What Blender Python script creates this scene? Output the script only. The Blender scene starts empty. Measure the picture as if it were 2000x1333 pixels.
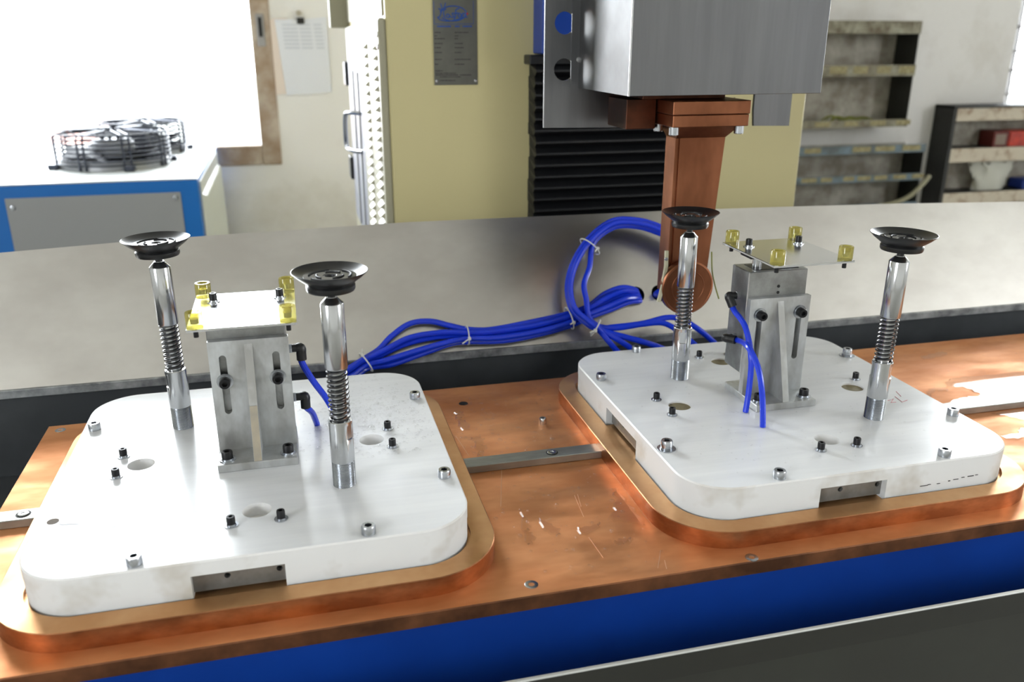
import bpy, math, random
from mathutils import Vector, Matrix
from mathutils.geometry import tessellate_polygon
random.seed(7)
pi = math.pi
sc = bpy.context.scene
ZT = 0.85                      # height of the copper table top above the floor; below, z = 0 is that table top

# ------------------------------------------------------------------ camera
CAM = Vector((0.4374, -0.7386, 0.5577)); PITCH, YAW, ROLL, FPX = -0.3395, 0.2504, 0.0013, 1679.3
FW = Vector((math.sin(YAW)*math.cos(PITCH), math.cos(YAW)*math.cos(PITCH), math.sin(PITCH)))
RT = Vector((math.cos(YAW), -math.sin(YAW), 0)); UP = RT.cross(FW)
RT, UP = RT*math.cos(ROLL)+UP*math.sin(ROLL), UP*math.cos(ROLL)-RT*math.sin(ROLL)
cd = bpy.data.cameras.new('camera'); cam = bpy.data.objects.new('camera', cd); sc.collection.objects.link(cam)
cd.sensor_width = 36; cd.lens = 36*FPX/2000; cd.clip_start = .02; cd.clip_end = 200
cam.matrix_world = Matrix.Translation(CAM+Vector((0, 0, ZT))) @ Matrix((RT, UP, -FW)).transposed().to_4x4()
cd.dof.use_dof = True; cd.dof.focus_distance = 1.12; cd.dof.aperture_fstop = 5.0
sc.camera = cam
def at_y(px, py, y):           # where the sight line of a photo pixel meets the upright plane y
    d = FW+RT*((px-1000)/FPX)-UP*((py-666.5)/FPX); return CAM+d*((y-CAM.y)/d.y)
def at_z(px, py, z):
    d = FW+RT*((px-1000)/FPX)-UP*((py-666.5)/FPX); return CAM+d*((z-CAM.z)/d.z)

# ------------------------------------------------------------------ world and light
w = bpy.data.worlds.new('overcast_sky'); sc.world = w; w.use_nodes = True
bgn = w.node_tree.nodes['Background']; bgn.inputs[0].default_value = (.93, .965, 1, 1); bgn.inputs[1].default_value = 9.0
def portal(name, c, sx, sy, rot):
    l = bpy.data.lights.new(name, 'AREA'); l.shape = 'RECTANGLE'; l.size = sx; l.size_y = sy; l.cycles.is_portal = True
    o = bpy.data.objects.new(name, l); sc.collection.objects.link(o); o.location = (c[0], c[1], c[2]+ZT); o.rotation_euler = rot
XL, XR, YF, YB, ZF, ZC = -3.6, 6.6, -5.5, 3.45, -.85, 2.75       # the room
W1 = (-1.7, .318, .09, 2.35); W2 = (4.372, 6.3, .09, 2.45)            # windows of the back wall: x0,x1,z0,z1
WF = []                      # windows behind the photographer
WL = (-3.6, -2.0, .7, 2.2); WR = (-3.4, -1.6, .7, 2.2)                                             # unseen openings in both side walls, added for fill light: y0,y1,z0,z1
for n, q in (('daylight_portal_a', W1), ('daylight_portal_b', W2)):
    portal(n, ((q[0]+q[1])/2, YB+.26, (q[2]+q[3])/2), q[1]-q[0]+.1, q[3]-q[2]+.1, (-pi/2, 0, 0))
for q in WF: portal('daylight_portal_c', ((q[0]+q[1])/2, YF-.26, (q[2]+q[3])/2), q[1]-q[0]+.1, q[3]-q[2]+.1, (pi/2, 0, 0))
portal('fill_portal_left', (XL-.26, (WL[0]+WL[1])/2, (WL[2]+WL[3])/2), WL[3]-WL[2]+.1, WL[1]-WL[0]+.1, (0, -pi/2, 0))  # portal of the added fill opening on the left
portal('fill_portal_right', (XR+.26, (WR[0]+WR[1])/2, (WR[2]+WR[3])/2), WR[3]-WR[2]+.1, WR[1]-WR[0]+.1, (0, pi/2, 0))  # portal of the added fill opening on the right
sc.view_settings.view_transform = 'Standard'; sc.view_settings.look = 'None'; sc.view_settings.gamma = 1
sc.view_settings.use_curve_mapping = False; sc.view_settings.exposure = 1.42
sc.cycles.use_denoising = True; sc.cycles.max_bounces = 10; sc.cycles.diffuse_bounces = 5; sc.cycles.transparent_max_bounces = 16
sc.cycles.sample_clamp_indirect = 8; sc.cycles.caustics_reflective = False; sc.cycles.caustics_refractive = False

# ------------------------------------------------------------------ materials
def lin(c): return tuple((v/255/12.92 if v <= 10 else ((v/255+.055)/1.055)**2.4) for v in c)
MATS = {}
def mat(name, col, rough=.5, metal=0., var=None, vscale=8., vdetail=4., stretch=(1, 1, 1), bump=0., bscale=60., bstretch=(1, 1, 1),
        coat=0., spec=.5, rvar=0., trans=0., ior=1.45, alpha=1., aniso=0., emit=None, sss=0., vlo=.38, vhi=.66):
    m = bpy.data.materials.new(name); m.use_nodes = True; nt = m.node_tree; b = nt.nodes['Principled BSDF']
    b.inputs['Base Color'].default_value = (*lin(col), 1); b.inputs['Roughness'].default_value = rough
    b.inputs['Metallic'].default_value = metal; b.inputs['Coat Weight'].default_value = coat; b.inputs['Coat Roughness'].default_value = .08
    b.inputs['Specular IOR Level'].default_value = spec; b.inputs['Transmission Weight'].default_value = trans; b.inputs['IOR'].default_value = ior
    b.inputs['Alpha'].default_value = alpha; b.inputs['Anisotropic'].default_value = aniso
    if sss: b.inputs['Subsurface Weight'].default_value = sss; b.inputs['Subsurface Radius'].default_value = (.008, .008, .008)
    tc = nt.nodes.new('ShaderNodeTexCoord')
    def noise(scale, st, det=4.):
        mp = nt.nodes.new('ShaderNodeMapping'); mp.inputs['Scale'].default_value = st; nt.links.new(tc.outputs['Object'], mp.inputs[0])
        n = nt.nodes.new('ShaderNodeTexNoise'); n.inputs['Scale'].default_value = scale; n.inputs['Detail'].default_value = det
        n.inputs['Roughness'].default_value = .62; nt.links.new(mp.outputs[0], n.inputs['Vector']); return n.outputs['Fac']
    if var:
        n = noise(vscale, stretch, vdetail); r = nt.nodes.new('ShaderNodeValToRGB'); e = r.color_ramp.elements
        e[0].position = vlo; e[1].position = vhi; e[0].color = (*lin(var), 1); e[1].color = (*lin(col), 1)
        nt.links.new(n, r.inputs[0]); nt.links.new(r.outputs[0], b.inputs['Base Color'])
    if rvar:
        n = noise(vscale*1.7, stretch); mr = nt.nodes.new('ShaderNodeMapRange'); mr.inputs[1].default_value = .35; mr.inputs[2].default_value = .65
        mr.inputs[3].default_value = max(.02, rough-rvar); mr.inputs[4].default_value = rough+rvar
        nt.links.new(n, mr.inputs[0]); nt.links.new(mr.outputs[0], b.inputs['Roughness'])
    if bump:
        n = noise(bscale, bstretch, 3.); bp = nt.nodes.new('ShaderNodeBump'); bp.inputs['Strength'].default_value = bump; bp.inputs['Distance'].default_value = .002
        nt.links.new(n, bp.inputs['Height']); nt.links.new(bp.outputs[0], b.inputs['Normal'])
    MATS[name] = m; return m
def film(name, tint, ior, rough, veil=0., vcol=(.8, .8, .8)):     # thin clear film: see-through with a mirror reflection that grows at grazing angles
    m = bpy.data.materials.new(name); m.use_nodes = True; nt = m.node_tree; nt.nodes.clear()
    o = nt.nodes.new('ShaderNodeOutputMaterial'); mx = nt.nodes.new('ShaderNodeMixShader'); f = nt.nodes.new('ShaderNodeFresnel'); 
    gm = nt.nodes.new('ShaderNodeNewGeometry'); mr = nt.nodes.new('ShaderNodeMapRange'); mr.inputs[3].default_value = ior; mr.inputs[4].default_value = 1/ior
    nt.links.new(gm.outputs['Backfacing'], mr.inputs[0]); nt.links.new(mr.outputs[0], f.inputs[0])
    t = nt.nodes.new('ShaderNodeBsdfTransparent'); t.inputs[0].default_value = (*tint, 1); g = nt.nodes.new('ShaderNodeBsdfGlossy'); g.inputs['Roughness'].default_value = rough
    src = t.outputs[0]
    if veil:
        d = nt.nodes.new('ShaderNodeBsdfDiffuse'); d.inputs[0].default_value = (*vcol, 1); m2 = nt.nodes.new('ShaderNodeMixShader'); m2.inputs[0].default_value = veil
        nt.links.new(t.outputs[0], m2.inputs[1]); nt.links.new(d.outputs[0], m2.inputs[2]); src = m2.outputs[0]
    nt.links.new(f.outputs[0], mx.inputs[0]); nt.links.new(src, mx.inputs[1]); nt.links.new(g.outputs[0], mx.inputs[2]); nt.links.new(mx.outputs[0], o.inputs[0])
    MATS[name] = m; return m
mat('copper_top', (232, 168, 118), .5, .82, var=(202, 134, 86), vscale=5, stretch=(1, 2.2, 1), bump=.12, bscale=40, bstretch=(.15, 2, 1), rvar=.1)
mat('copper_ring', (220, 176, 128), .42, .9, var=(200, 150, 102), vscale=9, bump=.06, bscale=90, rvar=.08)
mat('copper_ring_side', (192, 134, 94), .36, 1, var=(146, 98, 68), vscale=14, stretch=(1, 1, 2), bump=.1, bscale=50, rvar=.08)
mat('scratch_copper', (244, 206, 176), .4, .8)
mat('copper_edge', (150, 100, 70), .5, .8, var=(98, 66, 48), vscale=12, bump=.2, bscale=70)
mat('copper_arm', (158, 104, 76), .38, 1, var=(118, 74, 52), vscale=10, stretch=(1, 1, .5), rvar=.08)
mat('copper_dark', (92, 56, 42), .42, 1, var=(60, 40, 32), vscale=14)
mat('nylon', (232, 234, 237), .22, 0, var=(224, 226, 230), vscale=7, stretch=(.4, 6, 1), bump=.02, bscale=30, bstretch=(.12, 6, 1), sss=.15, rvar=.03)
mat('nylon_side', (228, 228, 228), .38, 0, var=(196, 190, 180), vscale=9, vlo=.3, vhi=.48, bump=.04, bscale=40, sss=.15)
mat('plug_beige', (132, 122, 92), .6, 0, var=(112, 102, 74), vscale=60)
mat('plug_white', (214, 212, 208), .5)
mat('steel', (200, 202, 204), .22, 1, bump=.02, bscale=200, bstretch=(1, 1, .1))
mat('chrome', (192, 194, 197), .19, 1)
mat('zinc', (196, 200, 206), .26, 1, var=(170, 174, 180), vscale=40)
mat('spring_steel', (92, 92, 94), .3, 1)
mat('alu', (206, 210, 212), .4, .65, var=(166, 166, 164), vscale=22, stretch=(1, 1, .5), bump=.06, bscale=120, rvar=.08)
mat('alu_block', (168, 170, 170), .4, 1, var=(140, 141, 140), vscale=30, bump=.05, bscale=150)
mat('alu_plate', (222, 224, 226), .2, 1, bump=.02, bscale=200)
mat('strip', (150, 150, 148), .4, .5, var=(120, 118, 114), vscale=20)
mat('weld_rust', (178, 168, 150), .45, .7, var=(164, 158, 146), vscale=40)
mat('bar_steel', (168, 170, 166), .36, .7, var=(136, 136, 130), vscale=30, stretch=(.3, 1, 1))
mat('black_oxide', (34, 34, 36), .38, .5)
mat('socket_dark', (8, 8, 9), .6)
mat('rubber', (22, 23, 25), .32, 0, spec=.55)
mat('rubber_gloss', (34, 36, 38), .14, 0, spec=.8)
mat('rubber_dull', (30, 31, 33), .5)
mat('black_plastic', (24, 25, 27), .38)
mat('hose_blue', (20, 56, 206), .24, 0, spec=.5)
mat('tie', (214, 214, 206), .4)
mat('panel_steel', (214, 212, 208), .28, 1, var=(200, 197, 193), vscale=5, stretch=(1, 1, 2))
mat('trough', (74, 77, 80), .42, .2, var=(62, 65, 68), vscale=6)
mat('trough_lip', (196, 200, 202), .4, .6, var=(110, 113, 116), vscale=20)
mat('lip_edge', (206, 208, 206), .4, .4)
mat('trough_band_shaded', (38, 39, 35), .5)  # folded flange of the front sheet, its shadow put into a darker colour
mat('trough_front', (54, 56, 51), .45, .2, var=(50, 51, 47), vscale=5)
mat('blue_paint', (14, 60, 150), .38, 0, var=(12, 54, 138), vscale=5)
mat('blue_cabinet', (28, 112, 196), .4)
mat('cabinet_top', (222, 226, 226), .3)
mat('cabinet_grey', (158, 160, 162), .45)
mat('cream', (194, 184, 138), .45, 0, bump=.02, bscale=300)
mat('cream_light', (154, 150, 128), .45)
mat('door_grey', (128, 130, 140), .4)
mat('head_steel', (122, 123, 126), .36, 1, var=(114, 115, 118), vscale=6, stretch=(8, 8, .5), bump=.02, bscale=120, bstretch=(1, 1, .05), rvar=.05)
mat('head_side', (112, 113, 114), .46, 1, var=(92, 92, 92), vscale=7)
mat('bellows', (20, 21, 24), .5)
mat('nameplate', (120, 120, 112), .4, .8, var=(108, 108, 102), vscale=14)
mat('ink_blue', (20, 72, 150), .5)
mat('ink_red', (168, 24, 30), .5)
mat('ink_dark', (44, 44, 42), .6)
mat('wall', (226, 224, 222), .8, 0, var=(206, 202, 196), vscale=2.2, vdetail=8, vlo=.3, vhi=.52, bump=.1, bscale=30)
mat('wall_room', (214, 212, 206), .85)
mat('concrete', (176, 174, 166), .6, 0, var=(156, 154, 148), vscale=1.5)
mat('frame_rust', (190, 178, 164), .6, 0, var=(146, 122, 100), vscale=6, vdetail=8)
mat('frame_grey', (150, 148, 148), .5)
mat('paper', (218, 220, 228), .8)
mat('paper_old', (222, 208, 198), .8)
mat('print_grey', (194, 198, 208), .8)
mat('rack', (150, 148, 130), .6, .1, var=(96, 86, 66), vscale=16, vdetail=8)
mat('rack_blue', (112, 130, 142), .6, .1, var=(84, 92, 94), vscale=14)
mat('rack_dark', (44, 45, 45), .6, 0, var=(36, 36, 35), vscale=9)
mat('rack_back', (186, 182, 172), .7, 0, var=(128, 120, 108), vscale=7, vdetail=8)
mat('shelf_paint', (196, 186, 168), .6, 0, var=(140, 112, 88), vscale=14, vdetail=8, vlo=.3, vhi=.5)
mat('label_yellow', (166, 158, 122), .8, 0, var=(128, 118, 84), vscale=60)
mat('red_box', (196, 58, 34), .5, 0, var=(150, 40, 30), vscale=20)
mat('red_dark', (96, 34, 30), .6)
mat('box_print', (128, 112, 100), .6)
mat('bag', (216, 216, 206), .3, 0, alpha=.7, bump=.4, bscale=25)
mat('blue_bin', (34, 58, 140), .5)
mat('green_cord', (120, 124, 52), .6)
mat('beige_hose', (150, 146, 122), .5)
mat('fan_wire', (64, 68, 80), .4, .5)
mat('fan_blade', (48, 50, 56), .5, .3)
mat('fan_motor', (150, 152, 156), .4, .6)
mat('brick', (196, 150, 140), .9); mat('ext_ground', (120, 122, 118), .9)
mat('marker_red', (224, 130, 146), .7)
mat('hole_brown', (92, 78, 62), .7)  # brown disc colour for the one empty screw hole
mat('wiper', (176, 172, 146), .5)
film('urethane', (.82, .78, .44), 1.45, .05, .36, (.56, .50, .13))
film('glass', (.97, .98, .98), 1.45, 0.); film('water', (.93, .92, .90), 1.36, .03); film('drop', (.97, .97, .97), 1.52, .04)

# ------------------------------------------------------------------ mesh builder
class MB:
    def __init__(s): s.v = []; s.f = []; s.m = []
    def add(s, v, f, mi=0):
        o = len(s.v); s.v += [tuple(p) for p in v]; s.f += [tuple(i+o for i in q) for q in f]; s.m += [mi]*len(f); return s
    def box(s, x0, x1, y0, y1, z0, z1, c=0., mi=0):
        if c <= 0:
            v = [(x, y, z) for z in (z0, z1) for y in (y0, y1) for x in (x0, x1)]
            return s.add(v, [(0, 2, 3, 1), (4, 5, 7, 6), (0, 1, 5, 4), (2, 6, 7, 3), (0, 4, 6, 2), (1, 3, 7, 5)], mi)
        v = []; ix = {}
        for sx in (0, 1):
            for sy in (0, 1):
                for sz in (0, 1):
                    X = (x0, x1)[sx]; Y = (y0, y1)[sy]; Z = (z0, z1)[sz]; dx = c*(1-2*sx); dy = c*(1-2*sy); dz = c*(1-2*sz)
                    for k, p in enumerate(((X, Y+dy, Z+dz), (X+dx, Y, Z+dz), (X+dx, Y+dy, Z))): ix[sx, sy, sz, k] = len(v); v.append(p)
        f = []
        for a in (0, 1):
            f += [[ix[a, 0, 0, 0], ix[a, 1, 0, 0], ix[a, 1, 1, 0], ix[a, 0, 1, 0]], [ix[0, a, 0, 1], ix[1, a, 0, 1], ix[1, a, 1, 1], ix[0, a, 1, 1]],
                  [ix[0, 0, a, 2], ix[1, 0, a, 2], ix[1, 1, a, 2], ix[0, 1, a, 2]]]
            for b in (0, 1):
                f += [[ix[a, b, 0, 0], ix[a, b, 1, 0], ix[a, b, 1, 1], ix[a, b, 0, 1]], [ix[a, 0, b, 0], ix[a, 1, b, 0], ix[a, 1, b, 2], ix[a, 0, b, 2]],
                      [ix[0, a, b, 1], ix[1, a, b, 1], ix[1, a, b, 2], ix[0, a, b, 2]]]
                for d in (0, 1): f.append([ix[a, b, d, 0], ix[a, b, d, 1], ix[a, b, d, 2]])
        ctr = Vector(((x0+x1)/2, (y0+y1)/2, (z0+z1)/2)); g = []
        for q in f:
            p = [Vector(v[i]) for i in q]; n = (p[1]-p[0]).cross(p[2]-p[0]); cc = sum(p, Vector())/len(p)
            g.append(q if n.dot(cc-ctr) > 0 else q[::-1])
        return s.add(v, g, mi)
    def lathe(s, prof, n=32, org=(0, 0, 0), axis=(0, 0, 1), cap=True, mi=0, mod=None):
        a = Vector(axis).normalized(); u = a.orthogonal().normalized() if abs(a.z) < .999 else Vector((1, 0, 0)); w_ = a.cross(u); o = Vector(org)
        v = []; f = []
        for r, z in prof:
            for i in range(n):
                t = 2*pi*i/n; x, y = r*math.cos(t), r*math.sin(t)
                if mod: x, y = mod(x, y, z)
                v.append(o+a*z+u*x+w_*y)
        for j in range(len(prof)-1):
            for i in range(n): f.append((j*n+i, j*n+(i+1) % n, (j+1)*n+(i+1) % n, (j+1)*n+i))
        if cap:
            if prof[0][0] > 1e-6: f.append(tuple(range(n))[::-1])
            if prof[-1][0] > 1e-6: f.append(tuple(range((len(prof)-1)*n, len(prof)*n)))
        return s.add(v, f, mi)
    def tube(s, pts, r, n=10, cap=True, closed=False, mi=0):
        P = [Vector(p) for p in pts]; N = len(P); v = []; f = []; prev = None
        for i, p in enumerate(P):
            t = (P[(i+1) % N]-P[i-1]) if closed else (P[min(i+1, N-1)]-P[max(i-1, 0)])
            t.normalize()
            if prev is None: u = t.orthogonal().normalized()
            else: u = (prev-t*prev.dot(t)); u = u.normalized() if u.length > 1e-6 else t.orthogonal().normalized()
            prev = u; b = t.cross(u); rr = r[i] if isinstance(r, (list, tuple)) else r
            for k in range(n): a = 2*pi*k/n; v.append(p+u*(rr*math.cos(a))+b*(rr*math.sin(a)))
        for i in range(N if closed else N-1):
            j = (i+1) % N
            for k in range(n): f.append((i*n+k, i*n+(k+1) % n, j*n+(k+1) % n, j*n+k))
        if cap and not closed: f += [tuple(range(n))[::-1], tuple(range((N-1)*n, N*n))]
        return s.add(v, f, mi)
    def slab(s, outer, holes, z0, z1, top=None, c=0., mside=0, frame=None):
        """prism over a polygon with holes; top = the inset outline of a chamfered upper edge; frame maps (u,v,w) to space"""
        T = frame or (lambda p: p)
        loops = [outer]+holes; tl = [top or outer]+holes; off = []; v = []; k = 0
        for l in loops: off.append(k); k += len(l)
        for l in loops: v += [(p[0], p[1], z0) for p in l]
        nb = k
        for l in tl: v += [(p[0], p[1], z1) for p in l]
        f = []; mi = []
        tri = tessellate_polygon([[Vector((p[0], p[1], 0)) for p in l] for l in loops])
        flat = [p for l in loops for p in l]
        for t in tri:
            A = sum(flat[t[i]][0]*flat[t[(i+1) % 3]][1]-flat[t[(i+1) % 3]][0]*flat[t[i]][1] for i in range(3))
            if abs(A) < 1e-14: continue
            if A < 0: t = t[::-1]
            f.append(tuple(i+nb for i in t)); mi.append(0); f.append(tuple(t[::-1])); mi.append(0)
        for li, l in enumerate(loops):
            area = sum(l[i][0]*l[(i+1) % len(l)][1]-l[(i+1) % len(l)][0]*l[i][1] for i in range(len(l)))
            flip = (area < 0) ^ (li > 0); n = len(l); o = off[li]
            if li == 0 and top:
                mid = len(v); v += [(p[0], p[1], z1-c) for p in l]
                rings = [(lambda i: o+i), (lambda i: mid+i), (lambda i: nb+o+i)]
            else: rings = [(lambda i: o+i), (lambda i: nb+o+i)]
            for a, b in zip(rings, rings[1:]):
                for i in range(n):
                    q = (a(i), a((i+1) % n), b((i+1) % n), b(i)); f.append(q[::-1] if flip else q); mi.append(mside)
        o = len(s.v); s.v += [tuple(T(p)) for p in v]; s.f += [tuple(i+o for i in q) for q in f]; s.m += mi; return s
    def mesh(s, name, mats, org=(0, 0, 0), angle=35):
        me = bpy.data.meshes.new(name); me.from_pydata([(p[0]-org[0], p[1]-org[1], p[2]-org[2]) for p in s.v], [], s.f)
        for m in (mats if isinstance(mats, (list, tuple)) else [mats]): me.materials.append(MATS[m])
        me.polygons.foreach_set('material_index', s.m); me.update()
        if angle: me.polygons.foreach_set('use_smooth', [True]*len(s.f)); me.set_sharp_from_angle(angle=math.radians(angle))
        return me
def link(o): sc.collection.objects.link(o); return o
def tag(o, label=None, cat=None, group=None, kind=None):
    for k, v in (('label', label), ('category', cat), ('group', group), ('kind', kind)):
        if v: o[k] = v
    return o
def thing(name, loc, label, cat, group=None, rz=0, kind=None):
    o = link(bpy.data.objects.new(name, None)); o.empty_display_size = .05; o.location = (loc[0], loc[1], loc[2]+ZT); o.rotation_euler.z = rz; o['org'] = tuple(loc)
    tag(o, label, cat, group, kind); return o
def org(o):
    while o.parent: o = o.parent
    return o.get('org', (0, 0, 0))
def part(name, mb, mats, parent, local=False, angle=35, label=None):
    """mb in table coordinates (or in the thing's own, local=True)"""
    o = link(bpy.data.objects.new(name, mb.mesh(name, mats, (0, 0, 0) if local else org(parent), angle))); o.parent = parent
    if label: o['label'] = label
    return o
def inst(name, me, parent, loc, rz=0, label=None):        # a part sharing mesh data, loc in the thing's own coordinates
    o = link(bpy.data.objects.new(name, me)); o.parent = parent; o.location = loc; o.rotation_euler.z = rz
    if label: o['label'] = label
    return o
def solo(name, mb, mats, label, cat, group=None, kind=None, org_=None, angle=35):
    c = org_ or tuple(sum(p[i] for p in mb.v)/len(mb.v) if i < 2 else min(p[2] for p in mb.v) for i in range(3))
    o = link(bpy.data.objects.new(name, mb.mesh(name, mats, c, angle))); o.location = (c[0], c[1], c[2]+ZT); o['org'] = c; tag(o, label, cat, group, kind); return o
def copy_tree(o, parent=None):
    c = o.copy(); link(c); c.parent = parent
    for ch in list(o.children): copy_tree(ch, c)
    return c
def rrect(cx, cy, hx, hy, r, n=10):
    p = []
    for sx, sy, a0 in ((1, 1, 0), (-1, 1, pi/2), (-1, -1, pi), (1, -1, 1.5*pi)):
        for i in range(n+1): a = a0+pi/2*i/n; p.append((cx+sx*(hx-r)+r*math.cos(a), cy+sy*(hy-r)+r*math.sin(a)))
    return p
def circ(cx, cy, r, n=24): return [(cx+r*math.cos(2*pi*i/n), cy+r*math.sin(2*pi*i/n)) for i in range(n)]
def stadium(cx, y0, y1, r, n=8):
    return [(cx+r*math.cos(a), y1+r*math.sin(a)) for a in [pi*i/n for i in range(n+1)]]+[(cx+r*math.cos(a), y0+r*math.sin(a)) for a in [pi+pi*i/n for i in range(n+1)]]
def smooth(pts, k=6):      # Catmull-Rom through the points
    P = [Vector(p) for p in pts]; out = []
    for i in range(len(P)-1):
        a, b, c, d = P[max(i-1, 0)], P[i], P[i+1], P[min(i+2, len(P)-1)]
        for j in range(k):
            t = j/k; out.append(.5*((2*b)+(c-a)*t+(2*a-5*b+4*c-d)*t*t+(3*b-a-3*c+d)*t**3))
    return out+[P[-1]]
XZ = lambda y0: (lambda p: (p[0], y0-p[2], p[1]))       # slab standing upright: (u,v,w) -> x=u, z=v, thickness towards -y
def screw_mesh(name, r, h, m, wr=0, wh=.0012, n=24):
    """socket-head cap screw with a hexagonal recess, optionally on a flat washer and spring ring"""
    mb = MB(); z0 = wh*2.2 if wr else 0
    if wr: mb.lathe([(wr, 0), (wr, wh), (r*1.12, wh), (r*1.12, z0), (r*.9, z0)], n, mi=2, cap=False)
    mb.lathe([(r, z0), (r, z0+h*.86), (r*.9, z0+h)], n, cap=False)
    hx = []
    for i in range(n):
        a = 2*pi*i/n; k = math.cos(pi/6)/math.cos((a % (pi/3))-pi/6); hx.append((r*.55*k*math.cos(a), r*.55*k*math.sin(a)))
    v = [(r*.9*math.cos(2*pi*i/n), r*.9*math.sin(2*pi*i/n), z0+h) for i in range(n)]+[(x, y, z0+h) for x, y in hx]+[(x, y, z0+h*.45) for x, y in hx]
    f = [(i, (i+1) % n, n+(i+1) % n, n+i) for i in range(n)]+[(n+i, n+(i+1) % n, 2*n+(i+1) % n, 2*n+i) for i in range(n)]
    mb.add(v, f); mb.add(v[2*n:], [tuple(range(n))], 1)
    return mb.mesh(name, [m, 'socket_dark', 'zinc'])
ME_SILVER = screw_mesh('socket_screw', .0076, .0098, 'zinc'); ME_SILVERW = screw_mesh('socket_screw_on_washer', .0076, .0098, 'zinc', .012)
ME_BLACK = screw_mesh('small_screw', .0046, .0085, 'black_oxide', .0075); ME_BOLT = screw_mesh('bolt', .0066, .0085, 'black_oxide', .0098)

# ================================================================== the room
def wall_y(name, y0, y1, x0, x1, wins, m):
    xs = sorted({x0, x1, *[a for q in wins for a in q[:2]]}); mb = MB()
    for a, b in zip(xs, xs[1:]):
        q = [k for k in wins if k[0] <= a+1e-6 and k[1] >= b-1e-6]
        if q: mb.box(a, b, y0, y1, ZF, q[0][2]); mb.box(a, b, y0, y1, q[0][3], ZC)
        else: mb.box(a, b, y0, y1, ZF, ZC)
    return solo(name, mb, m, None, None, kind='structure')
solo('floor', MB().box(XL-.2, XR+.2, YF-.2, YB+.2, ZF-.1, ZF), 'concrete', None, None, kind='structure')
solo('ceiling', MB().box(XL-.2, XR+.2, YF-.2, YB+.2, ZC, ZC+.1), 'wall_room', None, None, kind='structure')
wall_back = wall_y('wall_back', YB, YB+.24, XL-.2, XR+.2, [W1, W2], 'wall')
wall_y('wall_front', YF-.24, YF, XL-.2, XR+.2, WF, 'wall_room')
mb = MB()
for a, b, c, d in ((YF, WL[0], ZF, ZC), (WL[1], YB, ZF, ZC), (WL[0], WL[1], ZF, WL[2]), (WL[0], WL[1], WL[3], ZC)): mb.box(XL-.24, XL, a, b, c, d)
solo('wall_left', mb, 'wall_room', None, None, kind='structure')
mb = MB()
for a, b, c, d in ((YF, WR[0], ZF, ZC), (WR[1], YB, ZF, ZC), (WR[0], WR[1], ZF, WR[2]), (WR[0], WR[1], WR[3], ZC)): mb.box(XR, XR+.24, a, b, c, d)
solo('wall_right', mb, 'wall_room', None, None, kind='structure')

def window(name, q, fr, fd, y, cols, rows, mb_w, mfr, label):
    t = thing(name, ((q[0]+q[1])/2, y, q[2]), label, 'window', kind='structure')
    for n, b in (('jamb', (q[0], q[0]+fr, q[2], q[3])), ('jamb', (q[1]-fr, q[1], q[2], q[3])), ('sill', (q[0]+fr, q[1]-fr, q[2], q[2]+fd)), ('head', (q[0]+fr, q[1]-fr, q[3]-fr, q[3]))):
        part(n, MB().box(b[0], b[1], y, y+.07, b[2], b[3], .004), mfr, t)
    for x in cols: part('muntin', MB().box(x-mb_w, x+mb_w, y+.02, y+.05, q[2]+fd, q[3]-fr), mfr, t)
    for z in rows: part('muntin', MB().box(q[0]+fr, q[1]-fr, y+.022, y+.048, z-mb_w, z+mb_w), mfr, t)
    part('pane', MB().box(q[0]+fr, q[1]-fr, y+.033, y+.037, q[2]+fd, q[3]-fr), 'glass', t)
    return t
win1 = window('window_1', (W1[0], W1[1]+.085, W1[2]-.09, W1[3]), .085, .09, YB-.012, [], [], .01, 'frame_rust', 'large bright window with weathered brown frame behind blue cabinet')
part('latch', MB().box(W1[1]+.025, W1[1]+.06, YB-.02, YB-.012, .52, .655, .003), 'frame_grey', win1)
part('latch_slot', MB().box(W1[1]+.035, W1[1]+.05, YB-.023, YB-.02, .56, .64), 'black_plastic', win1)
zr = [at_y(1985, p, YB).z for p in (138, 100, 52)]
window('window_2', W2, .022, .03, YB+.03, [W2[0]+.07], sorted([zr[0]-.13*1, *zr, zr[2]+.17]), .006, 'frame_grey', 'steel-barred bright window at the right edge above shelving')
for i, q in enumerate(WF): window('window_%d' % (3+i), q, .05, .05, YF-.06, [(q[0]+q[1])/2], [], .02, 'frame_grey', 'window in the wall behind the photographer')

# outside
solo('ground', MB().box(-30, 30, YB+.3, 40, -1.2, -1.1), 'ext_ground', None, None, kind='structure')
bt = thing('brick_building', (-2.4, 11, -1.1), 'faint reddish brick building seen far outside through the bright window', 'building')
part('wall', MB().box(-6, -2.4, 9.3, 12, -1.1, -.02), 'brick', bt); part('tower', MB().box(-1.78, -1.4, 9.0, 9.6, -1.1, .12), 'brick', bt)
part('roof', MB().box(-6.1, -2.3, 9.2, 12.1, -.02, .03), 'ext_ground', bt)

# ================================================================== copper table, base, trough
XT0, XT1, YT = .05, 2.35, .586
solo('machine_base', MB().box(XT0+.04, XT1-.04, .012, YT-.03, -.1299, -.0172, .004), 'blue_paint', 'blue painted machine base under the copper table', 'machine base')
tab = thing('copper_table', (XT0, 0, -.017), 'long copper work table top carrying both fixtures', 'table')
mb = MB(); mb.slab([(XT0, 0), (XT1, 0), (XT1, YT), (XT0, YT)], [], -.017, 0, top=[(XT0+.0012, .0012), (XT1-.0012, .0012), (XT1-.0012, YT-.0012), (XT0+.0012, YT-.0012)], c=.0012, mside=1)
part('table_top', mb, ['copper_top', 'copper_edge'], tab)
for (x, y) in ((.6533, .0196), (.0708, .5664), (.9099, .0075), (1.36, .013)):
    part('countersunk_screw', MB().lathe([(.0075, -.0005), (.0075, .0004), (.0066, .0007), (.0035, .0007), (.0033, -.0004), (0, -.0004)], 24, (x, y, 0)), 'zinc', tab)
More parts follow.
